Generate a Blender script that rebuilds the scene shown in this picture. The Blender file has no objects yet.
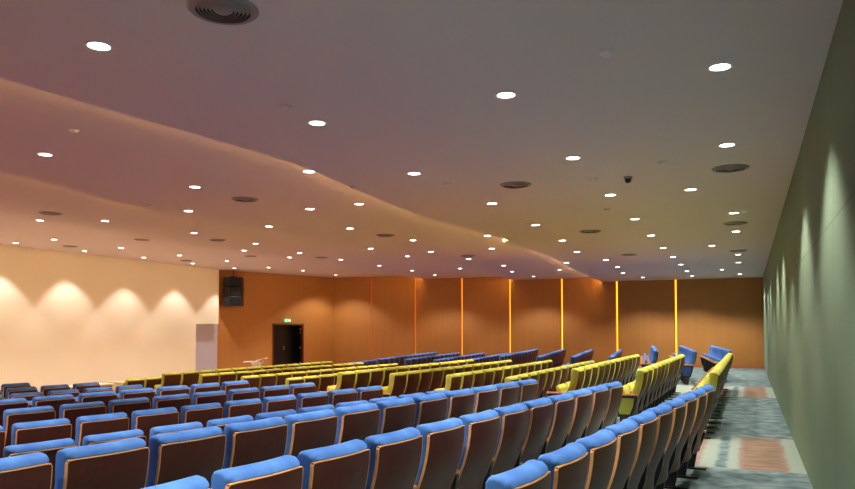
import bpy, bmesh, math, random
from mathutils import Vector, Matrix
random.seed(7)
S = bpy.context.scene
COL = S.collection
PI = math.pi

# ------------------------------------------------------------------ camera model
F, PITCH, EYE = 720.0, math.radians(1.6), 1.6
YAW = math.atan(320.5 * math.cos(PITCH) / F)
CX, CY = 427.5, 329 - F * math.tan(PITCH)
sn, cs = math.sin(YAW), math.cos(YAW)

def ray(px, py):
    """direction in room coordinates of a pixel of the photograph"""
    dx, dz = (px - CX) / F, -(py - CY) / F
    fw = math.cos(PITCH) - dz * math.sin(PITCH)
    up = math.sin(PITCH) + dz * math.cos(PITCH)
    return dx * cs - fw * sn, dx * sn + fw * cs, up

def on_z(px, py, z):
    a, b, c = ray(px, py); t = (z - EYE) / c
    return a * t, b * t

def on_x(px, py, x):
    a, b, c = ray(px, py); t = x / a
    return b * t, EYE + c * t

def on_y(px, py, y):
    a, b, c = ray(px, py); t = y / b
    return a * t, EYE + c * t

def on_line(px, py, p, q):
    """hit with the vertical plane through plan points p and q"""
    a, b, c = ray(px, py)
    ex, ey = q[0] - p[0], q[1] - p[1]
    t = (p[0] * ey - p[1] * ex) / (a * ey - b * ex)
    return a * t, b * t, EYE + c * t

cam = bpy.data.cameras.new('camera'); cam_o = bpy.data.objects.new('camera', cam); COL.objects.link(cam_o)
cam.sensor_width = 36; cam.lens = F / 855 * 36
cam.shift_y = (CY - 244.5) / 855
cam_o.location = (0, 0, EYE)
cam_o.rotation_euler = (PI / 2 + PITCH, 0, YAW)
cam.clip_start = 0.05
S.camera = cam_o

# ------------------------------------------------------------------ materials
def lin(c):
    return tuple(((v / 255) / 12.92 if v / 255 <= .04045 else ((v / 255 + .055) / 1.055) ** 2.4) for v in c)

def mat(name, rgb, rough=.6, metal=0., sheen=0., spec=.5, noise=None, bump=None, emit=None, strength=0., coat=0.):
    m = bpy.data.materials.new(name); m.use_nodes = True
    nt = m.node_tree; N = nt.nodes; L = nt.links
    b = N['Principled BSDF']
    c = lin(rgb)
    b.inputs['Base Color'].default_value = (*c, 1)
    b.inputs['Roughness'].default_value = rough
    b.inputs['Metallic'].default_value = metal
    b.inputs['Specular IOR Level'].default_value = spec
    b.inputs['Coat Weight'].default_value = coat
    if sheen:
        b.inputs['Sheen Weight'].default_value = sheen
        b.inputs['Sheen Roughness'].default_value = .4
        b.inputs['Sheen Tint'].default_value = (*[min(1, v * 2 + .15) for v in c], 1)
    if noise:          # (scale xyz, amount, second colour)
        tc = N.new('ShaderNodeTexCoord'); mp = N.new('ShaderNodeMapping'); nz = N.new('ShaderNodeTexNoise')
        mp.inputs['Scale'].default_value = noise[0]
        nz.inputs['Scale'].default_value = 1; nz.inputs['Detail'].default_value = 5
        L.new(tc.outputs['Object'], mp.inputs[0]); L.new(mp.outputs[0], nz.inputs[0])
        rp = N.new('ShaderNodeValToRGB')
        rp.color_ramp.elements[0].position = .5 - noise[1]; rp.color_ramp.elements[1].position = .5 + noise[1]
        rp.color_ramp.elements[0].color = (*c, 1); rp.color_ramp.elements[1].color = (*lin(noise[2]), 1)
        L.new(nz.outputs[0], rp.inputs[0]); L.new(rp.outputs[0], b.inputs['Base Color'])
        if bump:
            bp = N.new('ShaderNodeBump'); bp.inputs['Strength'].default_value = bump; bp.inputs['Distance'].default_value = .01
            L.new(nz.outputs[0], bp.inputs['Height']); L.new(bp.outputs[0], b.inputs['Normal'])
    if emit:
        b.inputs['Emission Color'].default_value = (*lin(emit), 1)
        b.inputs['Emission Strength'].default_value = strength
    return m

M = {}
M['blue'] = mat('blue_velvet', (54, 100, 168), .85, sheen=.12, noise=((9, 9, 9), .25, (74, 126, 194)), bump=.15)
M['blue_panel'] = mat('blue_panel', (34, 62, 124), .8)
M['yellow_panel'] = mat('green_yellow_panel', (166, 174, 72), .8)
M['yellow'] = mat('yellow_green_velvet', (178, 173, 52), .85, sheen=.12, noise=((9, 9, 9), .25, (198, 193, 82)), bump=.15)
M['shell'] = mat('mahogany_plywood', (74, 38, 25), .42, spec=.35, noise=((60, 60, 3), .3, (88, 47, 31)))
M['edge'] = mat('ash_edge_wood', (214, 150, 88), .4, noise=((30, 30, 30), .3, (226, 168, 106)))
M['arm'] = mat('armrest_wood', (196, 126, 74), .35, noise=((10, 60, 60), .3, (216, 150, 96)))
M['black'] = mat('black_metal', (22, 22, 24), .4)
M['pan'] = mat('dark_seat_underside', (30, 24, 24), .5)
M['brass'] = mat('pale_bolt_cap', (236, 210, 160), .25, metal=.6)
M['white_trim'] = mat('white_trim', (225, 222, 215), .5)
M['lamp'] = mat('lamp_diffuser', (255, 255, 255), .5, emit=(255, 246, 236), strength=9)
M['vent'] = mat('grey_grille', (150, 142, 138), .45, metal=.3)
M['vent_dark'] = mat('duct_dark', (40, 35, 34), .8)
M['amber'] = mat('amber_strip', (255, 190, 90), .5, emit=(255, 150, 24), strength=2.2)
M['cove'] = mat('cove_strip', (255, 200, 120), .5, emit=(255, 205, 130), strength=13)
M['cream'] = mat('cream_desk', (240, 222, 180), .5)
M['red_wood'] = mat('red_wood', (170, 92, 58), .5, noise=((4, 30, 30), .3, (186, 108, 70)))
M['white'] = mat('white_lacquer', (236, 232, 226), .35)
M['door'] = mat('black_door', (14, 11, 10), .3)
M['chrome'] = mat('hinge_steel', (190, 185, 175), .3, metal=.9)
M['frame'] = mat('door_frame_wood', (104, 50, 18), .45)
M['speaker'] = mat('speaker_black', (16, 17, 19), .5, noise=((200, 200, 200), .2, (30, 32, 34)))
M['grille'] = mat('speaker_grille', (17, 19, 20), .45, metal=.4)
M['exit_green'] = mat('exit_green', (20, 170, 60), .5, emit=(40, 210, 80), strength=1.2)
M['exit_white'] = mat('exit_white', (255, 255, 255), .5, emit=(255, 255, 255), strength=1.5)
M['led_red'] = mat('detector_led', (220, 60, 40), .4, emit=(255, 60, 40), strength=1)

# setting materials
M['ceiling'] = mat('ceiling_paint', (218, 207, 198), .85, spec=.2)
M['wall_white'] = mat('cream_wall_paint', (238, 231, 208), .8, spec=.2, noise=((.6, .6, .2), .4, (235, 227, 203)))
M['lavender'] = mat('lavender_paint', (186, 182, 198), .8, spec=.2)
M['orange'] = mat('orange_wood_panel', (168, 112, 50), .55, noise=((14, 14, .35), .35, (180, 122, 58)))
M['stage'] = mat('stage_boards', (176, 148, 132), .45, noise=((3, .5, 1), .3, (190, 162, 144)))

def green_wall():
    m = mat('green_fabric_panels', (122, 140, 113), .85, spec=.2)
    nt = m.node_tree; N = nt.nodes; L = nt.links; b = N['Principled BSDF']
    tc = N.new('ShaderNodeTexCoord'); sep = N.new('ShaderNodeSeparateXYZ'); cb = N.new('ShaderNodeCombineXYZ')
    L.new(tc.outputs['Object'], sep.inputs[0]); L.new(sep.outputs['Y'], cb.inputs['X']); L.new(sep.outputs['Z'], cb.inputs['Y'])
    br = N.new('ShaderNodeTexBrick')
    br.offset = 0
    br.inputs['Color1'].default_value = (*lin((122, 140, 113)), 1); br.inputs['Color2'].default_value = (*lin((125, 143, 116)), 1)
    br.inputs['Mortar'].default_value = (*lin((102, 118, 92)), 1)
    br.inputs['Scale'].default_value = 1; br.inputs['Mortar Size'].default_value = .006
    br.inputs['Brick Width'].default_value = 1.2; br.inputs['Row Height'].default_value = 2.4
    L.new(cb.outputs[0], br.inputs[0]); L.new(br.outputs['Color'], b.inputs['Base Color'])
    return m
M['green'] = green_wall()

def carpet():
    m = mat('patterned_carpet', (110, 120, 118), .95, spec=.1)
    nt = m.node_tree; N = nt.nodes; L = nt.links; b = N['Principled BSDF']
    tc = N.new('ShaderNodeTexCoord'); sep = N.new('ShaderNodeSeparateXYZ')
    def noise(scale, detail=4):
        mp = N.new('ShaderNodeMapping'); mp.inputs['Scale'].default_value = scale
        nz = N.new('ShaderNodeTexNoise'); nz.inputs['Scale'].default_value = 1; nz.inputs['Detail'].default_value = detail
        L.new(tc.outputs['Object'], mp.inputs[0]); L.new(mp.outputs[0], nz.inputs[0]); return nz.outputs[0]
    def math_(op, a, c, clamp=False):
        n = N.new('ShaderNodeMath'); n.operation = op; n.use_clamp = clamp
        for i, v in enumerate((a, c)):
            if isinstance(v, (int, float)): n.inputs[i].default_value = v
            else: L.new(v, n.inputs[i])
        return n.outputs[0]
    def ramp(v, lo, hi, c0, c1):
        r = N.new('ShaderNodeValToRGB'); r.color_ramp.elements[0].position = lo; r.color_ramp.elements[1].position = hi
        r.color_ramp.elements[0].color = (*lin(c0), 1); r.color_ramp.elements[1].color = (*lin(c1), 1)
        L.new(v, r.inputs[0]); return r.outputs[0]
    def mix(f, a, c):
        n = N.new('ShaderNodeMix'); n.data_type = 'RGBA'
        L.new(f, n.inputs['Factor']); L.new(a, n.inputs['A']); L.new(c, n.inputs['B']); return n.outputs['Result']
    # wobbling coordinates so that the inlaid bands have uneven edges
    wob = noise((4, 4, 4), 2)
    w = math_('MULTIPLY', math_('SUBTRACT', wob, .5), .09)
    L.new(tc.outputs['Object'], sep.inputs[0])
    X = math_('ADD', sep.outputs['X'], w); Y = math_('ADD', sep.outputs['Y'], w)
    def band(v, lo, hi, soft=.03):
        a = math_('DIVIDE', math_('SUBTRACT', v, lo - soft / 2), soft, True)
        c = math_('DIVIDE', math_('SUBTRACT', hi + soft / 2, v), soft, True)
        return math_('MULTIPLY', a, c, True)
    base = ramp(noise((4.2, 4.2, 1), 8), .34, .66, (78, 96, 97), (126, 141, 137))
    fine = noise((26, 40, 1), 3)
    pale = ramp(fine, .3, .7, (136, 147, 134), (152, 161, 146))
    brown = ramp(noise((3, 9, 1), 6), .35, .65, (120, 98, 82), (146, 121, 101))
    rust = ramp(fine, .3, .7, (136, 112, 100), (148, 124, 110))
    col = base
    for y0, y1 in ((9.0, 11.7), (18.5, 21.9)):
        by = band(Y, y0, y1)
        col = mix(by, col, pale)
        for x0, x1, c in ((-.66, -.55, rust), (-.37, -.25, base), (-.12, .41, rust), (-.07, .36, brown), (-3.0, -2.2, brown), (-5.4, -4.6, brown), (-7.4, -6.8, base), (-9.2, -8.4, brown), (-11.4, -10.8, base)):
            col = mix(math_('MULTIPLY', by, band(X, x0, x1, .05)), col, c)
    L.new(col, b.inputs['Base Color'])
    bp = N.new('ShaderNodeBump'); bp.inputs['Strength'].default_value = .3; bp.inputs['Distance'].default_value = .004
    L.new(noise((160, 160, 1), 2), bp.inputs['Height']); L.new(bp.outputs[0], b.inputs['Normal'])
    return m
M['carpet'] = carpet()
M['rust_carpet'] = mat('rust_carpet', (116, 72, 70), .95, spec=.1, noise=((4, 4, 4), .3, (138, 90, 86)))

# ------------------------------------------------------------------ mesh helpers
def mesh(name, bm, smooth=False, angle=40):
    bmesh.ops.recalc_face_normals(bm, faces=bm.faces[:])
    me = bpy.data.meshes.new(name); bm.to_mesh(me); bm.free()
    if smooth:
        for p in me.polygons: p.use_smooth = True
        try: me.set_sharp_from_angle(angle=math.radians(angle))
        except Exception: pass
    return me

def link(name, me, m=None, parent=None):
    o = bpy.data.objects.new(name, me); COL.objects.link(o)
    if m is not None and me is not None and not me.materials: me.materials.append(m)
    if parent is not None: o.parent = parent
    return o

def box(bm, x0, x1, y0, y1, z0, z1, bevel=0, seg=2):
    r = bmesh.ops.create_cube(bm, size=1)
    for v in r['verts']:
        v.co = Vector(((x0 + x1) / 2 + v.co.x * (x1 - x0), (y0 + y1) / 2 + v.co.y * (y1 - y0), (z0 + z1) / 2 + v.co.z * (z1 - z0)))
    if bevel:
        es = list({e for v in r['verts'] for e in v.link_edges})
        bmesh.ops.bevel(bm, geom=es, offset=bevel, segments=seg, profile=.5, affect='EDGES')

def boxm(*a, **k):
    bm = bmesh.new(); box(bm, *a, **k); return bm

def prism(bm, pts, z0, z1):
    """plan polygon extruded in z"""
    lo = [bm.verts.new((x, y, z0)) for x, y in pts]; hi = [bm.verts.new((x, y, z1)) for x, y in pts]
    n = len(pts)
    bm.faces.new(lo[::-1]); bm.faces.new(hi)
    for i in range(n): bm.faces.new((lo[i], lo[(i + 1) % n], hi[(i + 1) % n], hi[i]))

def profile_x(bm, pts, x0, x1):
    """(y, z) polygon extruded along x"""
    a = [bm.verts.new((x0, y, z)) for y, z in pts]; b = [bm.verts.new((x1, y, z)) for y, z in pts]
    n = len(pts)
    bm.faces.new(a); bm.faces.new(b[::-1])
    for i in range(n): bm.faces.new((a[i], b[i], b[(i + 1) % n], a[(i + 1) % n]))

def lathe(bm, prof, seg=28, c=(0, 0, 0)):
    rings = []
    for r, z in prof:
        if r < 1e-5: rings.append([bm.verts.new((c[0], c[1], c[2] + z))])
        else: rings.append([bm.verts.new((c[0] + r * math.cos(2 * PI * k / seg), c[1] + r * math.sin(2 * PI * k / seg), c[2] + z)) for k in range(seg)])
    for a, b in zip(rings, rings[1:]):
        for k in range(seg):
            k2 = (k + 1) % seg
            f = [a[k % len(a)], a[k2 % len(a)], b[k2 % len(b)], b[k % len(b)]]
            u = []
            for v in f:
                if v not in u: u.append(v)
            if len(u) > 2: bm.faces.new(u)

def tube(bm, pts, r, seg=8):
    pts = [Vector(p) for p in pts]; rings = []
    for i, p in enumerate(pts):
        d = (pts[min(i + 1, len(pts) - 1)] - pts[max(i - 1, 0)]).normalized()
        u = d.cross(Vector((0, 0, 1)) if abs(d.z) < .9 else Vector((1, 0, 0))).normalized(); v = d.cross(u)
        rings.append([bm.verts.new(p + (u * math.cos(2 * PI * k / seg) + v * math.sin(2 * PI * k / seg)) * r) for k in range(seg)])
    for a, b in zip(rings, rings[1:]):
        for k in range(seg): bm.faces.new((a[k], a[(k + 1) % seg], b[(k + 1) % seg], b[k]))
    bm.faces.new(rings[0][::-1]); bm.faces.new(rings[-1])

def thing(name, label, cat, loc=(0, 0, 0), rotz=0, group=None):
    o = bpy.data.objects.new(name, None); COL.objects.link(o)
    o.location = loc; o.rotation_euler = (0, 0, rotz); o.empty_display_size = .1
    o['label'] = label; o['category'] = cat
    if group: o['group'] = group
    return o

def tag(o, label, cat, group=None):
    o['label'] = label; o['category'] = cat
    if group: o['group'] = group
    return o

def struct(name, bm, m):
    o = link(name, mesh(name, bm), m); o['kind'] = 'structure'; return o

def lerp_tab(tab, y):
    if y <= tab[0][0]: i = 0
    elif y >= tab[-1][0]: i = len(tab) - 2
    else: i = max(k for k in range(len(tab) - 1) if tab[k][0] <= y)
    (a, u), (b, v) = tab[i], tab[i + 1]
    return u + (v - u) * (y - a) / (b - a)

def smooth_tab(tab, y):
    """Catmull-Rom through (y, x) points"""
    if y <= tab[1][0] or y >= tab[-2][0]: return lerp_tab(tab, y)
    i = max(k for k in range(len(tab) - 1) if tab[k][0] <= y)
    (y0, p0), (y1, p1), (y2, p2), (y3, p3) = tab[i - 1], tab[i], tab[i + 1], tab[i + 2]
    m1 = (p2 - p0) / (y2 - y0) * (y2 - y1); m2 = (p3 - p1) / (y3 - y1) * (y2 - y1)
    t = (y - y1) / (y2 - y1)
    return (2*t**3-3*t*t+1)*p1 + (t**3-2*t*t+t)*m1 + (-2*t**3+3*t*t)*p2 + (t**3-t*t)*m2

ORD = ['first','second','third','fourth','fifth','sixth','seventh','eighth','ninth','tenth','eleventh','twelfth','thirteenth','fourteenth','fifteenth','sixteenth','seventeenth','eighteenth','nineteenth','twentieth']

# ------------------------------------------------------------------ the setting
Y0, Y1, XR, XW = -1.2, 32.3, .58, -21.5
ZL = [0, -.215, -.39, -.58]          # terraces, falling towards the stage
ZSTAGE = -.37
R1 = [(Y0, -4.50), (10.2, -3.06), (20.6, -3.06), (Y1, -4.45)]
R2 = [(Y0, -9.75), (10.2, -8.02), (20.6, -7.78), (Y1, -9.15)]
R3 = [(Y0, -14.7), (10.2, -13.0), (20.6, -12.75), (Y1, -14.2)]
RS = [(Y0, -16.4), (10.2, -16.2), (20.6, -16.2), (Y1, -16.4)]
XB = [[(Y0, XR), (Y1, XR)], R1, R2, R3, RS]
for k in range(4):
    bm = bmesh.new()
    right = [(x, y) for y, x in XB[k]]; left = [(x, y) for y, x in XB[k + 1]]
    prism(bm, right + left[::-1], -1.1, ZL[k])
    struct('floor' if k == 0 else 'floor_terrace', bm, M['carpet'] if k == 0 else M['rust_carpet'])
bm = bmesh.new()
prism(bm, [(x, y) for y, x in RS] + [(-23.2, Y1), (-23.2, Y0)], -1.1, ZSTAGE)
struct('floor_stage', bm, M['stage'])

# ceiling: overlapping sheets, each lip hides a cove behind it
E1 = [(Y0, -6.1), (1, -5.95), (4, -5.70), (4.67, -5.62), (5.97, -5.44), (7.76, -5.25), (9.62, -5.41), (12.5, -5.52), (14.4, -5.36), (15.82, -5.21), (16.4, -5.17), (16.75, -5.42), (17.5, -5.36), (18.6, -5.25), (20.3, -5.23), (22.6, -5.36), (25.5, -5.6), (29, -5.8), (Y1, -5.9)]
E2 = [(Y0, -9.3), (3, -9.5), (7, -9.9), (8.8, -10.2), (11.3, -10.5), (14.2, -10.05), (18.9, -9.9), (21, -9.6), (25.2, -9.5), (29, -9.8), (Y1, -10.0)]
E3 = [(Y0, -14.0), (5, -14.2), (10.2, -14.5), (12.6, -14.65), (16, -14.95), (20.7, -14.8), (25, -14.5), (29, -14.5), (Y1, -14.6)]
ZC = [3.70, 3.88, 4.06, 4.26]
EDG = [E1, E2, E3]
ys = [Y0 + (Y1 - Y0) * i / 160 for i in range(161)]
def lip(k, y):
    return XR + .05 if k == 0 else smooth_tab(EDG[k - 1], y)
for k in range(4):
    bm = bmesh.new()
    bot = []
    for y in ys:
        r = lip(k, y) + (.35 if k else 0)
        l = smooth_tab(EDG[k], y) if k < 3 else -23.2
        bot.append((bm.verts.new((r, y, ZC[k])), bm.verts.new((l, y, ZC[k])), bm.verts.new((r, y, ZC[k] + .14)), bm.verts.new((l, y, ZC[k] + .14))))
    for a, b in zip(bot, bot[1:]):
        bm.faces.new((a[0], a[1], b[1], b[0])); bm.faces.new((a[2], b[2], b[3], a[3]))
        bm.faces.new((a[1], a[3], b[3], b[1])); bm.faces.new((a[0], b[0], b[2], a[2]))
    bm.faces.new(bot[0]); 
    struct('ceiling' if k == 0 else 'ceiling_sheet', bm, M['ceiling'])
# plenum slab over the sheets (closes the coves)
struct('ceiling_slab', boxm(-23.2, XR + .1, Y0, Y1 + .3, 4.42, 4.5), M['ceiling'])
# cove strips on the hidden back of each lip
for k, nm in ((0, 'lip nearest the green wall'), (1, 'middle ceiling lip'), (2, 'lip nearest the cream wall')):
    bm = bmesh.new(); prev = None
    for y in ys[::2]:
        x = smooth_tab(EDG[k], y) - .012
        q = [bm.verts.new((x + dx, y, ZC[k] + dz)) for dx, dz in ((0, .05), (0, .09), (-.02, .09), (-.02, .05))]
        if prev:
            for i in range(4): bm.faces.new((prev[i], prev[(i + 1) % 4], q[(i + 1) % 4], q[i]))
        prev = q
    o = link('cove_light_strip', mesh('cove_light_strip', bm), M['cove'])
    tag(o, 'warm concealed cove light strip running along the ' + nm, 'light strip')

# walls
struct('wall_right', boxm(XR, XR + .15, Y0, Y1 + .2, -.6, 4.4), M['green'])
struct('wall_rear', boxm(-23.2, XR, Y0 - .15, Y0, -1.1, 4.4), M['orange'])
# cream stage wall with the notch at its lower far corner
ye, _ = on_x(218.5, 300, XW); yn, zn = on_x(196, 324, XW)
bm = bmesh.new()
profile_x(bm, [(Y0, ZSTAGE - .2), (yn, ZSTAGE - .2), (yn, zn), (ye, zn), (ye, 4.4), (Y0, 4.4)], XW - .3, XW)
struct('wall_left', bm, M['wall_white'])
struct('wall_recess', boxm(XW - .36, XW - .3, yn - 2, ye + .3, ZSTAGE - .2, 4.4), M['lavender'])
struct('trim_1', boxm(XW - .3, XW - .01, ye, ye + .04, zn, 4.2), M['edge'])
# angled orange wall on the stage side, with the doorway
P_, Q_ = (-22.9, 22.0), (-19.55, Y1 + .25)
P_ = (-21.95, 25.45)
ex, ey = Q_[0] - P_[0], Q_[1] - P_[1]; ln = math.hypot(ex, ey); ang_b = math.atan2(ey, ex)
def along(px, py):
    x, y, z = on_line(px, py, P_, Q_); return math.hypot(x - P_[0], y - P_[1]), z
d0, zd = along(272.5, 324.5); d1, _ = along(303.5, 324.5)
bm = bmesh.new()
for a, b, c, d in ((0, d0, ZSTAGE - .2, 4.4), (d1, ln, ZSTAGE - .2, 4.4), (d0, d1, zd, 4.4)):
    box(bm, a, b, 0, .12, c, d)
o = struct('wall_stage', bm, M['orange']); o.location = (P_[0], P_[1], 0); o.rotation_euler = (0, 0, ang_b)
# doorway: frame, black leaves, dark recess
dr = link('door_1', mesh('door_1', boxm(d0 - .02, d1 + .02, .55, .6, ZSTAGE - .1, zd + .1)), M['door']); dr['kind'] = 'structure'
dr.location = o.location; dr.rotation_euler = o.rotation_euler
bm = bmesh.new()
box(bm, d0 - .02, d0 + .06, -.02, .2, ZSTAGE, zd + .05); box(bm, d1 - .06, d1 + .02, -.02, .2, ZSTAGE, zd + .05); box(bm, d0 + .06, d1 - .06, -.02, .2, zd - .03, zd + .05)
link('door_frame', mesh('door_frame', bm), M['frame'], dr)
dm = (d0 * .58 + d1 * .42)
lf = link('door_leaf', mesh('door_leaf', boxm(d0 + .06, dm, .06, .11, ZSTAGE + .01, zd - .03, bevel=.004)), M['door'], dr)
bm = bmesh.new(); box(bm, dm - .1, dm - .06, .03, .06, ZSTAGE + .95, ZSTAGE + 1.15, bevel=.005)
link('door_handle', mesh('door_handle', bm), M['chrome'], lf)
lf2 = link('door_leaf', mesh('door_leaf', boxm(d1 - .12, d1 - .07, .06, .9, ZSTAGE + .01, zd - .03, bevel=.004)), M['door'], dr)
for hz in (.25, 1.0, 1.75, 1.92):
    link('hinge', mesh('hinge', boxm(d1 - .16, d1 - .12, .06, .1, ZSTAGE + hz, ZSTAGE + hz + .08)), M['chrome'], lf2)
# far wall: backing and saw-tooth panels with amber slots
struct('wall_far', boxm(-20.0, XR, Y1 + .16, Y1 + .3, -1.1, 4.4), M['orange'])
ex_px = [329, 373, 416.5, 463, 511, 563, 618, 677]
xs = [on_y(p, 300, Y1)[0] for p in ex_px] + [XR]
for i in range(8):
    a, b = xs[i], xs[i + 1]
    bm = bmesh.new()
    prism(bm, [(a, Y1 - .10), (b - .12, Y1 + .03), (b - .12, Y1 + .08), (a + .02, Y1 - .05)] if i < 7 else [(a, Y1 - .10), (b, Y1 + .04), (b, Y1 + .1), (a + .02, Y1 - .05)], -.6, 4.4)
    struct('wall_panel', bm, M['orange'])
    if i:
        st = link('wall_light_strip', mesh('wall_light_strip', boxm(a - .078, a - .026, Y1 + .06, Y1 + .09, -.35, 4.3)), M['amber'])
        tag(st, 'glowing amber strip in slot between orange panels, %s from the green wall' % ORD[7 - i], 'light strip', 'amber strips between the orange wall panels')
struct('baseboard_far', boxm(-4.2, XR, Y1 - .2, Y1 - .17, 0, .1), M['red_wood'])

# ------------------------------------------------------------------ chairs
def offset_profile(pts, d):
    n = len(pts); out = []
    area = sum(pts[i][0] * pts[(i + 1) % n][1] - pts[(i + 1) % n][0] * pts[i][1] for i in range(n))
    s = 1 if area > 0 else -1
    for i in range(n):
        p, c, q = Vector(pts[i - 1]), Vector(pts[i]), Vector(pts[(i + 1) % n])
        e1 = (c - p).normalized(); e2 = (q - c).normalized()
        nn = Vector((-(e1.y + e2.y), e1.x + e2.x))
        if nn.length < 1e-6: nn = Vector((-e1.y, e1.x))
        nn.normalize(); k = max(.5, nn.dot(Vector((-e1.y, e1.x))))
        c2 = c + nn * (s * d / k); out.append((c2.x, c2.y))
    return out

def loft(bm, prof, xs, insets, yb):
    """closed (y, z) profile swept along x; inset rounds the flanks, yb(x) bends it in plan"""
    rings = []
    for x, ins in zip(xs, insets):
        pr = offset_profile(prof, ins) if ins else prof
        rings.append([bm.verts.new((x, y + yb(x), z)) for y, z in pr])
    n = len(prof)
    for a, b in zip(rings, rings[1:]):
        for i in range(n): bm.faces.new((a[i], a[(i + 1) % n], b[(i + 1) % n], b[i]))
    bm.faces.new(rings[0]); bm.faces.new(rings[-1][::-1])

REAR = [(0, .92), (.004, .85), (.014, .78), (.032, .70), (.058, .62), (.09, .54), (.125, .46), (.15, .39), (.16, .32), (.162, .25)]
def rear_y(z):
    for (a, za), (b, zb) in zip(REAR, REAR[1:]):
        if z >= zb: return a + (b - a) * (za - z) / (za - zb)
    return REAR[-1][0]
def bend(x): return .028 * ((x / .25) ** 2) - .028
XS = [-.246, -.242, -.232, -.212, -.15, -.075, 0, .075, .15, .212, .232, .242, .246]
IN = [.02, .011, .004, 0, 0, 0, 0, 0, 0, 0, .004, .011, .02]

def pad_mesh():
    rear = [(y + .014, z) for y, z in REAR if z > .42][::-1]
    top = [(.004, .93), (.012, .952), (.036, .971), (.078, .977), (.108, .969), (.123, .945)]
    front = [(rear_y(z) + t, z) for z, t in ((.88, .126), (.80, .118), (.70, .118), (.60, .132), (.52, .14), (.46, .13))]
    bm = bmesh.new(); loft(bm, rear + top + front, XS, IN, bend); return mesh('backrest', bm, True, 60)
def shell_mesh():
    pr = [(y, z) for y, z in REAR] 
    fr = [(y + .012, z) for y, z in REAR][::-1]
    xs_ = [-.247, -.2, -.12, -.06, 0, .06, .12, .2, .247]
    bm = bmesh.new(); loft(bm, pr + fr, xs_, [0] * 9, bend); return mesh('back_shell', bm, True, 50)
def edging_mesh():
    bm = bmesh.new()
    path = [(-.247, z) for z in (.455, .50, .56, .62, .68, .74, .80, .86, .905)] + [(-.241, .918), (-.2, .922), (-.12, .922), (-.04, .922), (.04, .922), (.12, .922), (.2, .922), (.241, .918)] + [(.247, z) for z in (.905, .86, .80, .74, .68, .62, .56, .50, .455)]
    prev = None
    n = len(path)
    for i, (x, z) in enumerate(path):
        tx, tz = path[min(i + 1, n - 1)][0] - path[max(i - 1, 0)][0], path[min(i + 1, n - 1)][1] - path[max(i - 1, 0)][1]
        l = math.hypot(tx, tz); nx, nz = -tz / l, tx / l        # outward in the shell's plane
        y = rear_y(min(z, .92)) + bend(x)
        w = .0075
        q = [bm.verts.new((x + nx * d, y + dy, z + nz * d)) for d, dy in ((-.0015, -.0025), (.0045, -.001), (.0045, .017), (-.0015, .015))]
        if prev:
            for k in range(4): bm.faces.new((prev[k], prev[(k + 1) % 4], q[(k + 1) % 4], q[k]))
        else: bm.faces.new(q)
        prev = q
    bm.faces.new(prev[::-1]); return mesh('edging', bm)
def seat_mesh():
    # tipped-up cushion, hinge low at the back, front edge high
    a = math.radians(80); o = (.285, .37)
    pts = [(0, -.03), (.10, -.042), (.24, -.042), (.31, -.034), (.33, 0), (.31, .035), (.24, .045), (.12, .045), (0, .03)]
    pr = [(o[0] + u * math.cos(a) - v * math.sin(a), o[1] + u * math.sin(a) + v * math.cos(a)) for u, v in pts]
    pr = [(y, z) for y, z in pr]
    bm = bmesh.new(); loft(bm, pr, [v * .96 for v in XS], IN, lambda x: 0); return mesh('seat', bm, True, 60)
def seat_pan_mesh():
    a = math.radians(80); o = (.285, .37)
    pts = [(-.02, -.06), (.2, -.07), (.30, -.052), (.30, -.04), (.2, -.044), (-.02, -.034)]
    pr = [(o[0] + u * math.cos(a) - v * math.sin(a), o[1] + u * math.sin(a) + v * math.cos(a)) for u, v in pts]
    bm = bmesh.new(); profile_x(bm, pr, -.225, .225); return mesh('seat_pan', bm)
def arm_mesh(x):
    bm = bmesh.new(); box(bm, x - .024, x + .024, .08, .50, .562, .592, bevel=.01, seg=3); return mesh('armrest', bm, True)
def panel_mesh(x):
    bm = bmesh.new()
    out = [(.085, .562), (.47, .562), (.44, .42), (.40, .23), (.17, .23), (.11, .40)]
    inn = [(.135, .522), (.42, .522), (.392, .42), (.362, .272), (.206, .272), (.155, .40)]
    n = 6
    for s in (-.018, .018):
        a = [bm.verts.new((x + s, y, z)) for y, z in out]; b = [bm.verts.new((x + s, y, z)) for y, z in inn]
        for i in range(n): bm.faces.new((a[i], a[(i + 1) % n], b[(i + 1) % n], b[i]))
        if s < 0: A, B = a, b
        else:
            for i in range(n):
                bm.faces.new((A[i], A[(i + 1) % n], a[(i + 1) % n], a[i])); bm.faces.new((B[i], B[(i + 1) % n], b[(i + 1) % n], b[i]))
    return mesh('side_panel', bm)
def infill_mesh(x):
    inn = [(.135, .522), (.42, .522), (.392, .42), (.362, .272), (.206, .272), (.155, .40)]
    bm = bmesh.new(); profile_x(bm, inn, x - .012, x + .012); return mesh('panel_infill', bm)
def leg_mesh(x):
    bm = bmesh.new()
    profile_x(bm, [(.19, .24), (.36, .24), (.34, .02), (.23, .02)], x - .018, x + .018); return mesh('leg', bm)
def foot_mesh(x):
    bm = bmesh.new(); box(bm, x - .045, x + .045, .10, .44, 0, .022, bevel=.006); return mesh('foot_plate', bm)
def bolt_mesh(x):
    bm = bmesh.new(); lathe(bm, [(0, .0), (.013, .002), (.016, .010), (.016, .03)], 12)
    bmesh.ops.rotate(bm, verts=bm.verts[:], cent=(0, 0, 0), matrix=Matrix.Rotation(PI / 2, 3, 'X').inverted())
    bmesh.ops.translate(bm, verts=bm.verts[:], vec=(x, .095, .44)); return mesh('bolt_cap', bm, True)

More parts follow.
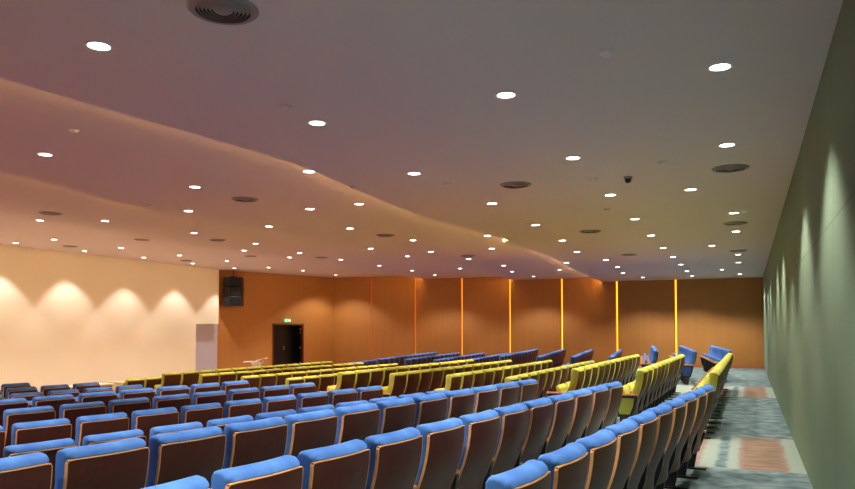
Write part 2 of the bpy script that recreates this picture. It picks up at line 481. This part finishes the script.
BASE = {}
for side, x in (('l', -.284), ('r', .284)):
    BASE[side] = dict(arm=arm_mesh(x), panel=panel_mesh(x), infill=infill_mesh(x), leg=leg_mesh(x), foot=foot_mesh(x), bolt=bolt_mesh(-.262 if side == 'l' else .262))
def two(me):
    return {'blue': me, 'yellow': me.copy()}
PAD, SEAT = two(pad_mesh()), two(seat_mesh())
INF = {s: two(BASE[s]['infill']) for s in 'lr'}
EDGE = two(edging_mesh())
SHELL, PAN = shell_mesh(), seat_pan_mesh()
for c in ('blue', 'yellow'):
    PAD[c].materials.append(M[c]); SEAT[c].materials.append(M[c])
    for s in 'lr': INF[s][c].materials.append(M[c + '_panel'])
EDGE['blue'].materials.append(M['edge']); EDGE['yellow'].materials.append(M['yellow'])
SHELL.materials.append(M['shell']); PAN.materials.append(M['pan'])
for s in 'lr':
    for k, mm in (('arm', 'arm'), ('panel', 'black'), ('leg', 'black'), ('foot', 'black'), ('bolt', 'brass')): BASE[s][k].materials.append(M[mm])

def build_chair(color, label, group, detail, ends):
    t = thing('auditorium_chair', label, 'chair', group=group)
    b = link('backrest', PAD[color], None, t)
    sh = link('back_shell', SHELL, None, t)
    se = link('seat', SEAT[color], None, t)
    if detail:
        link('edging', EDGE[color], None, sh)
        link('seat_pan', PAN, None, se)
    for s in ends:
        link('armrest', BASE[s]['arm'], None, t)
        pn = link('side_panel', BASE[s]['panel'], None, t)
        link('panel_infill', INF[s][color], None, pn)
        lg = link('leg', BASE[s]['leg'], None, t)
        if detail:
            link('foot_plate', BASE[s]['foot'], None, lg)
            link('bolt_cap', BASE[s]['bolt'], None, sh)
    return t

def kids(o): return [c for c in list(CH.get(o.name, ()))]
CH = {}
def index():
    CH.clear()
    for o in COL.objects:
        if o.parent: CH.setdefault(o.parent.name, []).append(o)
def dup(src, label, group):
    r = src.copy(); COL.objects.link(r); r['label'] = label; r['group'] = group
    for c in CH.get(src.name, ()):
        d = c.copy(); COL.objects.link(d); d.parent = r
        for g in CH.get(c.name, ()):
            e = g.copy(); COL.objects.link(e); e.parent = d
    return r

# rows: name, terrace, (x, y) of the upper left corner of the first shell, angle, pitch, first, count
NEAR = [
 ('A', 0, (-.86, 3.50), -5.5, .599, -1, 10), ('B', 0, (-2.08, 2.53), -6.4, .584, -1, 12), ('C', 0, (-3.21, 2.65), -7.3, .576, -1, 12),
 ('D', 1, (-4.80, 3.49), -10.0, .600, -1, 11), ('E', 1, (-5.91, 4.36), -10.6, .592, -1, 10), ('F', 1, (-7.01, 5.07), -9.9, .594, -1, 9), ('G', 1, (-8.00, 6.16), -8.6, .601, -2, 8),
 ('H0', 2, (-9.25, 6.95), -9.0, .605, -2, 7), ('H', 2, (-10.51, 7.67), -9.2, .612, -1, 5), ('I', 2, (-11.55, 8.36), -8.0, .608, -1, 4), ('J', 2, (-12.5, 8.95), -8.0, .608, -1, 2)]
def mid_row(n, lv, a, b, cnt):
    L_ = math.hypot(b[0] - a[0], b[1] - a[1]); an = math.degrees(math.atan2(-(b[0] - a[0]), b[1] - a[1]))
    return (n, lv, a, an, (L_ - .5) / (cnt - 1), 0, cnt)
MID = [mid_row(*r) for r in (
 ('A', 0, (-.41, 11.35), (-.39, 20.55), 15), ('B', 0, (-1.49, 11.58), (-1.44, 18.94), 12), ('C', 0, (-2.48, 11.45), (-2.46, 18.49), 12),
 ('D', 1, (-3.80, 12.11), (-3.78, 19.59), 12), ('E', 1, (-5.00, 12.31), (-4.87, 19.38), 12), ('F', 1, (-6.14, 12.26), (-5.88, 18.93), 12), ('G', 1, (-7.22, 12.13), (-6.97, 18.88), 12),
 ('H0', 2, (-8.65, 12.44), (-8.3, 19.1), 12), ('H', 2, (-9.90, 12.57), (-9.50, 19.23), 12), ('I', 2, (-11.19, 12.75), (-10.74, 19.39), 12), ('J', 2, (-12.24, 12.69), (-11.99, 19.59), 12), ('K', 3, (-13.61, 12.91), (-13.3, 19.6), 12))]
def far_row(n, lv, e, an, cnt, pitch=.6):
    L_ = pitch * (cnt - 1) + .5; a = math.radians(an)
    return (n, lv, (e[0] + math.sin(a) * L_, e[1] - math.cos(a) * L_), an, pitch, 0, cnt)
FAR = [far_row(*r) for r in (
 ('A', 0, (-1.22, 29.29), 7.5, 10), ('B', 0, (-2.27, 28.83), 7.5, 12), ('C', 0, (-3.26, 28.39), 7.5, 11),
 ('D', 1, (-4.82, 30.81), 7.0, 14), ('E', 1, (-5.91, 30.32), 7.0, 14), ('F', 1, (-7.10, 30.47), 8.0, 15), ('G', 1, (-8.17, 29.99), 7.5, 14),
 ('H0', 2, (-9.41, 30.03), 7.0, 14), ('H', 2, (-10.43, 29.58), 7.4, 13), ('I', 2, (-11.42, 29.14), 6.8, 12), ('J', 2, (-12.67, 29.48), 8.6, 13), ('K', 3, (-14.0, 29.5), 8.0, 13))]
ROWN = {n: i for i, n in enumerate(('A', 'B', 'C', 'D', 'E', 'F', 'G', 'H0', 'H', 'I', 'J', 'K'))}
# chairs the photograph shows nothing of (behind others or outside the frame)
SKIP = {(a, b, int(c)) for a, b, c in (w.split() for w in '''N D 0,N F 0,N G 0,N H0 0,N H0 1,N J 0,M H0 4,M H0 5,M H0 6,M H0 7,M H0 8,M H0 9,M H0 10,M H0 11,M K 2,M K 3,M K 4,M K 5,M K 6,M K 7,M K 8,M K 9,M K 10,M K 11,F H0 0,F H0 1,F K 0,F K 6,F K 7,F K 8,F K 9,F K 10,F K 11,F K 12'''.split(','))}
PROTO = {}
def place(blk, rows, color, group, fmt, detail, rev):
    for (n, lv, p, an, pitch, i0, cnt) in rows:
        a = math.radians(an); dx, dy = -math.sin(a), math.cos(a)
        for j in range(cnt):
            if (blk, n, j) in SKIP: continue
            i = i0 + j
            ends = 'lr' if j == cnt - 1 else 'l'
            det = detail(n)
            lab = fmt % (ORD[ROWN[n]], ORD[cnt - 1 - j] if rev else ORD[j])
            key = (color, det, ends)
            if key not in PROTO:
                o = build_chair(color, lab, group, det, ends); PROTO[key] = o; index()
            else: o = dup(PROTO[key], lab, group)
            s = i * pitch + .25
            jit = random.uniform(-.004, .004)
            o.location = (p[0] + dx * s + jit, p[1] + dy * s, ZL[lv])
            o.rotation_euler = (0, 0, PI / 2 + a + random.uniform(-.005, .005))
place('N', NEAR, 'blue', 'blue seats of the near block', 'blue seat in near block, %s row from green wall, %s seat from cross aisle', lambda n: True, True)
place('M', MID, 'yellow', 'yellow-green seats of the middle block', 'yellow-green seat in %s row from green wall, %s seat from the near aisle', lambda n: n in ('A', 'B', 'C', 'D', 'E', 'F', 'G'), False)
place('F', FAR, 'blue', 'blue seats of the far block', 'blue seat in far block, %s row from green wall, %s seat from cross aisle', lambda n: False, False)

# ------------------------------------------------------------------ ceiling fittings
def sheet(px, py):
    for k in range(4):
        x, y = on_z(px, py, ZC[k])
        l = smooth_tab(EDG[k], y) if k < 3 else -99
        if x > l - .02: return k, x, y
def sheet_at(x, y):
    for k in range(4):
        l = smooth_tab(EDG[k], y) if k < 3 else -99
        if x > l + .08: return k
LAMPS = """99,46 317,123 506,95 720,67 45,154.5 195,187 309,171.5 414,173.5 573,158 727,145 188.5,211 40,220.5 105,221 194,233 269,226.5 359,204 310,209 492,203.5 350,228.5 413,240.3 535.6,225 610.5,195 690.5,189.6 635,219 734,213 736,231.5 562.3,240.5 651,235.5 577,252 606,260 663,248 712,245.7 617.5,267 623,273 643,277.3 673,257 681,264.5 687,271 692,276 722,269.5 738,254.5 738.5,262.5 740,274 559.5,269.8 533.5,276.4 15.7,243 54,239.5 84.7,251 121,248 143.7,257.6 179.5,255.4 192.6,263.5 227,261 234.5,268.3 244,250.6 255.6,243.6 268.5,267.5 289.6,257.4 303,270.7 335.7,275 340.7,259.7 299.7,253 370.7,248.7 379.4,265.7 412,270.6 434.7,275 460,268.5 468.7,259 407.5,256.2 431,251.8 503.7,265.6 512,271.7 491.7,248.7 487.4,235.7 565,262.8"""
spots = []
for s_ in LAMPS.split():
    px, py = map(float, s_.split(','))
    k, x, y = sheet(px, py)
    if k < 3: x = max(x, smooth_tab(EDG[k], y) + .13)
    spots.append((x, y, k))
# the same grid carried on to the part of the ceiling beside and behind the camera
for x, y in ((-.2, 3.5), (-.75, .9), (-1.95, 3.5), (-1.95, .9), (-4, .9), (-8.1, 3.8), (-8.1, 1.2), (-5.9, 3.6), (-6.5, 6.3), (-9.8, 8.2), (-9.8, 5.5), (-13.2, 9.2), (-13.2, 6.5), (-13.2, 3.8), (-13.2, 1.1), (-15.8, 9.5), (-15.8, 6.8), (-18.8, 12.4), (-18.8, 9.7), (-18.8, 7), (-18.8, 4.3), (-18.8, 1.6), (-20.6, 12.5), (-20.6, 9.9), (-20.6, 7.3), (-20.6, 4.7), (-20.6, 2.1)):
    k = sheet_at(x, y)
    fw = y * cs - x * sn; u = F * (x * cs + y * sn) / max(fw, .01); v = 329 - F * (ZC[k] - EYE) / max(fw, .01)
    if fw > 0 and -450 < u < 450 and v > -20: continue          # inside the view: the photograph shows none there
    spots.append((x, y, k))
LINES = [-1.4, -3, -4.9, -7.1, -9.2, -11.8, -13.9, -15.0, -17.2, -19.7, -99]
def line_of(x):
    x_ = x
    for i, l in enumerate(LINES):
        if x_ > l: return i
bm = bmesh.new(); lathe(bm, [(.077, -.004), (.098, -.007), (.102, .0), (.077, .02)], 32); RING = mesh('trim_ring', bm, True); RING.materials.append(M['white_trim'])
bm = bmesh.new(); lathe(bm, [(0, -.004), (.05, -.0035), (.079, -.001), (.079, .01), (0, .01)], 32); LENS = mesh('lamp_lens', bm, True); LENS.materials.append(M['lamp'])
LIGHTCOL = (1.0, .965, .92)
def make_spot(name, energy, size, blend):
    l = bpy.data.lights.new(name, 'SPOT'); l.energy = energy; l.spot_size = math.radians(size); l.spot_blend = blend
    l.color = LIGHTCOL; l.shadow_soft_size = .06; return l
L_MAIN = make_spot('downlight_beam', 205, 86, .6)
L_STAGE = make_spot('stage_wash_beam', 118, 86, .4)
L_FAR = make_spot('far_wall_beam', 190, 120, .45)
L_SIDE = make_spot('side_wall_beam', 165, 96, .55)
lines = {}
for x, y, k in spots: lines.setdefault(line_of(x), []).append((x, y, k))
for li, lst in lines.items():
    lst.sort(key=lambda q: -q[1])
    for n, (x, y, k) in enumerate(lst):
        t = thing('ceiling_downlight', 'round recessed ceiling downlight, %s from orange panelled wall in %s line from green wall' % (ORD[n], ORD[li]), 'ceiling light', (x, y, ZC[k]), 0, 'recessed ceiling downlights')
        link('trim_ring', RING, None, t); link('lamp_lens', LENS, None, t)
        ld = L_STAGE if x < -20 else L_FAR if y > 29 else L_SIDE if x > -1.2 else L_MAIN
        lo = bpy.data.objects.new('beam', ld); COL.objects.link(lo); lo.parent = t; lo.location = (0, 0, -.03)

# round air diffusers
VENTS = [(223, 9), (515.5, 184.5), (730.5, 168), (590, 231), (735.5, 223), (738, 250.5), (629, 254.5), (245, 199), (50.5, 213), (385.5, 235), (142, 239.5), (217.5, 239.8), (321.5, 257.4), (468, 255.6), (70.3, 246.2), (186.5, 260.3), (250.5, 256)]
bm = bmesh.new(); lathe(bm, [(.205, -.012), (.235, -.016), (.25, -.006), (.25, .0), (.2, .0)], 40); FL = mesh('flange', bm, True); FL.materials.append(M['vent'])
bm = bmesh.new()
for i, r in enumerate((.195, .168, .141, .114, .087)):
    lathe(bm, [(r, -.022), (r + .016, .0), (r + .010, .0), (r - .006, -.022), (r, -.022)], 40)
RG = mesh('ring_louvre', bm, True); RG.materials.append(M['vent'])
bm = bmesh.new(); lathe(bm, [(0, -.026), (.05, -.024), (.068, -.012), (.068, -.002), (0, -.002)], 32); CO = mesh('centre_cone', bm, True); CO.materials.append(M['vent'])
bm = bmesh.new(); lathe(bm, [(0, -.002), (.215, -.002), (.215, 0), (0, 0)], 32); BK = mesh('duct_throat', bm); BK.materials.append(M['vent_dark'])
vl = []
for p in VENTS:
    k, x, y = sheet(*p)
    if k < 3: x = max(x, smooth_tab(EDG[k], y) + .27)
    vl.append((x, y, k))
vcols = {}
for v in vl:
    c = 0 if v[0] > -1.5 else 1 if v[0] > -5 else 2 if v[0] > -10.2 else 3 if v[0] > -14.2 else 4
    vcols.setdefault(c, []).append(v)
for c, lst in vcols.items():
    lst.sort(key=lambda q: -q[1])
    for n, (x, y, k) in enumerate(lst):
        t = thing('ceiling_diffuser', 'round ceiling air diffuser, %s from orange panelled wall in %s diffuser line from green wall' % (ORD[n], ORD[c]), 'air vent', (x, y, ZC[k]), 0, 'round ceiling air diffusers'); t.scale = (.92, .92, 1)
        link('flange', FL, None, t); link('ring_louvre', RG, None, t); link('centre_cone', CO, None, t); link('duct_throat', BK, None, t)
# detectors and the small camera
DET = [((607, 52), 'small white ceiling detector alone near the top of the right ceiling'), ((285.5, 106), 'small pale ceiling sensor on the pinkish ceiling beside the first lip'), ((447.5, 183), 'small ceiling sensor beside the middle air diffuser'), ((526, 220.5), 'tiny ceiling sensor by the end of the curling lip'), ((663, 162), 'tiny flat ceiling sensor left of the air diffuser by green wall'), ((593, 178.5), 'smoke detector with a red light next to the ceiling camera'), ((74, 130), 'small ceiling sensor on the peach ceiling strip left of the lip'), ((607, 209), 'tiny ceiling sensor beyond the ceiling camera'), ((350, 187), 'small round sensor right on the lip of the ceiling step'), ((150, 205), 'small pale sensor on the second ceiling lip above cream wall')]
bm = bmesh.new(); lathe(bm, [(0, -.03), (.03, -.03), (.042, -.02), (.055, -.012), (.058, 0), (0, 0)], 24); DM = mesh('detector_body', bm, True); DM.materials.append(M['white_trim'])
bm = bmesh.new(); lathe(bm, [(0, -.038), (.008, -.036), (.01, -.028), (0, -.028)], 12, (.02, 0, 0)); DL = mesh('detector_light', bm, True); DL.materials.append(M['led_red'])
for i, (p, lab) in enumerate(DET):
    k, x, y = sheet(*p)
    if k < 3: x = max(x, smooth_tab(EDG[k], y) + .08)
    t = thing('ceiling_detector', lab, 'detector', (x, y, ZC[k]))
    link('detector_body', DM, None, t)
    if i == 5: link('detector_light', DL, None, t)
k, x, y = sheet(628, 177)
t = thing('security_camera', 'small dark dome security camera hanging from ceiling beside the smoke detector', 'camera', (x, y, ZC[k]))
bm = bmesh.new(); lathe(bm, [(0, -.03), (.05, -.03), (.06, -.02), (.06, 0), (0, 0)], 24); link('mount', mesh('mount', bm, True), M['vent'], t)
bm = bmesh.new(); lathe(bm, [(0, -.085), (.02, -.082), (.036, -.068), (.043, -.045), (.043, -.03), (0, -.03)], 20); link('dome', mesh('dome', bm, True), M['black'], t)

# ------------------------------------------------------------------ stage things
# line-array loudspeaker in front of the angled wall
xa, ya, za = on_line(233.5, 277, (-21.3, 25.4), (-19.3, Y1)); _, _, zb = on_line(233.5, 306, (-21.3, 25.4), (-19.3, Y1))
t = thing('loudspeaker', 'tall black loudspeaker hung from the ceiling at the cream wall edge', 'loudspeaker', (xa, ya, 0), math.radians(28))
h = (za - zb); w = .43
bm = bmesh.new()
for i in range(3):
    z0 = zb + h * i / 3 + .01; z1 = zb + h * (i + 1) / 3 - .01
    box(bm, -w, w * .86, -.05, .5, z0, z1, bevel=.02)
link('cabinet', mesh('cabinet', bm), M['speaker'], t)
for i in range(3):
    z0 = zb + h * i / 3 + .03; z1 = zb + h * (i + 1) / 3 - .03
    link('grille', mesh('grille', boxm(-w + .28, w * .86 - .04, -.075, -.05, z0, z1, bevel=.008)), M['grille'], t)
bm = bmesh.new(); tube(bm, [(-.05, .2, za - .02), (-.05, .2, ZC[3])], .02); box(bm, -.2, .1, .1, .3, za, za + .04)
link('hanging_rod', mesh('hanging_rod', bm), M['black'], t)
# exit sign above the black doorway
xs_, ys_, zs_ = on_line(287, 320.5, P_, Q_)
t = thing('exit_sign', 'small green lit exit sign above the black doorway', 'sign', (xs_ + .0, ys_, zs_), ang_b)
bm = bmesh.new(); box(bm, -.17, .17, -.06, -.002, -.07, .07, bevel=.008); link('sign_case', mesh('sign_case', bm), M['exit_green'], t)
bm = bmesh.new()
lathe(bm, [(0, 0), (.018, 0), (.018, .004), (0, .004)], 12)
bmesh.ops.rotate(bm, verts=bm.verts[:], cent=(0, 0, 0), matrix=Matrix.Rotation(PI / 2, 3, 'X')); bmesh.ops.translate(bm, verts=bm.verts[:], vec=(-.07, -.061, .045))
def bar(p, q, r):
    tube(bm, [(p[0], -.062, p[1]), (q[0], -.062, q[1])], r, 6)
bar((-.075, .02), (-.085, -.02), .012); bar((-.085, -.02), (-.055, -.035), .008); bar((-.055, -.035), (-.06, -.06), .008); bar((-.085, -.02), (-.12, -.05), .008); bar((-.075, .015), (-.045, 0), .007); bar((-.08, .015), (-.105, -.005), .007)
bar((.03, 0), (.14, 0), .010); bar((.14, 0), (.10, .035), .010); bar((.14, 0), (.10, -.035), .010)
link('pictogram', mesh('pictogram', bm), M['exit_white'], t)
# lectern
xl, yl = on_z(256, 366, ZSTAGE + .62)
a_, b_, c_ = ray(256, 361); tt = -16.9 / a_; xl, yl = -16.9, b_ * tt
t = thing('lectern', 'white lectern with a raised slanted top standing before the orange wall', 'lectern', (xl, yl, ZSTAGE), math.radians(24))
zt = EYE + c_ * tt - ZSTAGE
bm = bmesh.new(); box(bm, -.14, .2, -.16, .16, .03, zt - .05, bevel=.01); box(bm, -.24, .3, -.22, .22, 0, .03, bevel=.008); link('pedestal', mesh('pedestal', bm), M['white'], t)
bm = bmesh.new(); box(bm, -.42, .16, -.25, .25, zt - .05, zt - .01, bevel=.01); link('shelf', mesh('shelf', bm), M['white'], t)
bm = bmesh.new(); box(bm, -.17, .2, -.24, .24, -.018, .018, bevel=.01)
bmesh.ops.rotate(bm, verts=bm.verts[:], cent=(0, 0, 0), matrix=Matrix.Rotation(math.radians(-14), 3, 'Y')); bmesh.ops.translate(bm, verts=bm.verts[:], vec=(.2, 0, zt + .06))
box(bm, .12, .26, -.1, .1, zt - .05, zt + .05)
link('slanted_top', mesh('slanted_top', bm), M['white'], t)
# cream desks before the first row
def desk(y0, y1, lab):
    x0, z0 = -15.25, ZL[3]
    t = thing('front_desk', lab, 'desk', (x0, (y0 + y1) / 2, z0)); L_ = y1 - y0
    link('desk_top', mesh('desk_top', boxm(-.28, .28, -L_ / 2, L_ / 2, .74, .78, bevel=.008)), M['cream'], t)
    link('front_panel', mesh('front_panel', boxm(-.2, -.17, -L_ / 2 + .03, L_ / 2 - .03, .1, .74)), M['cream'], t)
    for s in (-1, 1):
        link('side_panel', mesh('side_panel', boxm(-.24, .24, s * (L_ / 2 - .03) - .018, s * (L_ / 2 - .03) + .018, 0, .74)), M['cream'], t)
ya_, _ = on_x(106.5, 384, -15.25); yb_, _ = on_x(116.5, 384, -15.25)
desk(ya_ - 1.25, ya_, 'cream desk before the front seats, half hidden by blue seats')
desk(yb_, yb_ + 1.25, 'cream desk before the front seats, beside the leftmost yellow-green seats')

# ------------------------------------------------------------------ world and view
wd = bpy.data.worlds.new('world'); S.world = wd; wd.use_nodes = True
wd.node_tree.nodes['Background'].inputs[0].default_value = (0, 0, 0, 1)
S.view_settings.view_transform = 'Standard'; S.view_settings.look = 'None'
S.view_settings.gamma = 1; S.view_settings.use_curve_mapping = False
S.view_settings.exposure = .92
S.cycles.max_bounces = 8; S.cycles.diffuse_bounces = 5; S.cycles.glossy_bounces = 3
S.cycles.caustics_reflective = False; S.cycles.caustics_refractive = False
S.cycles.sample_clamp_indirect = 4
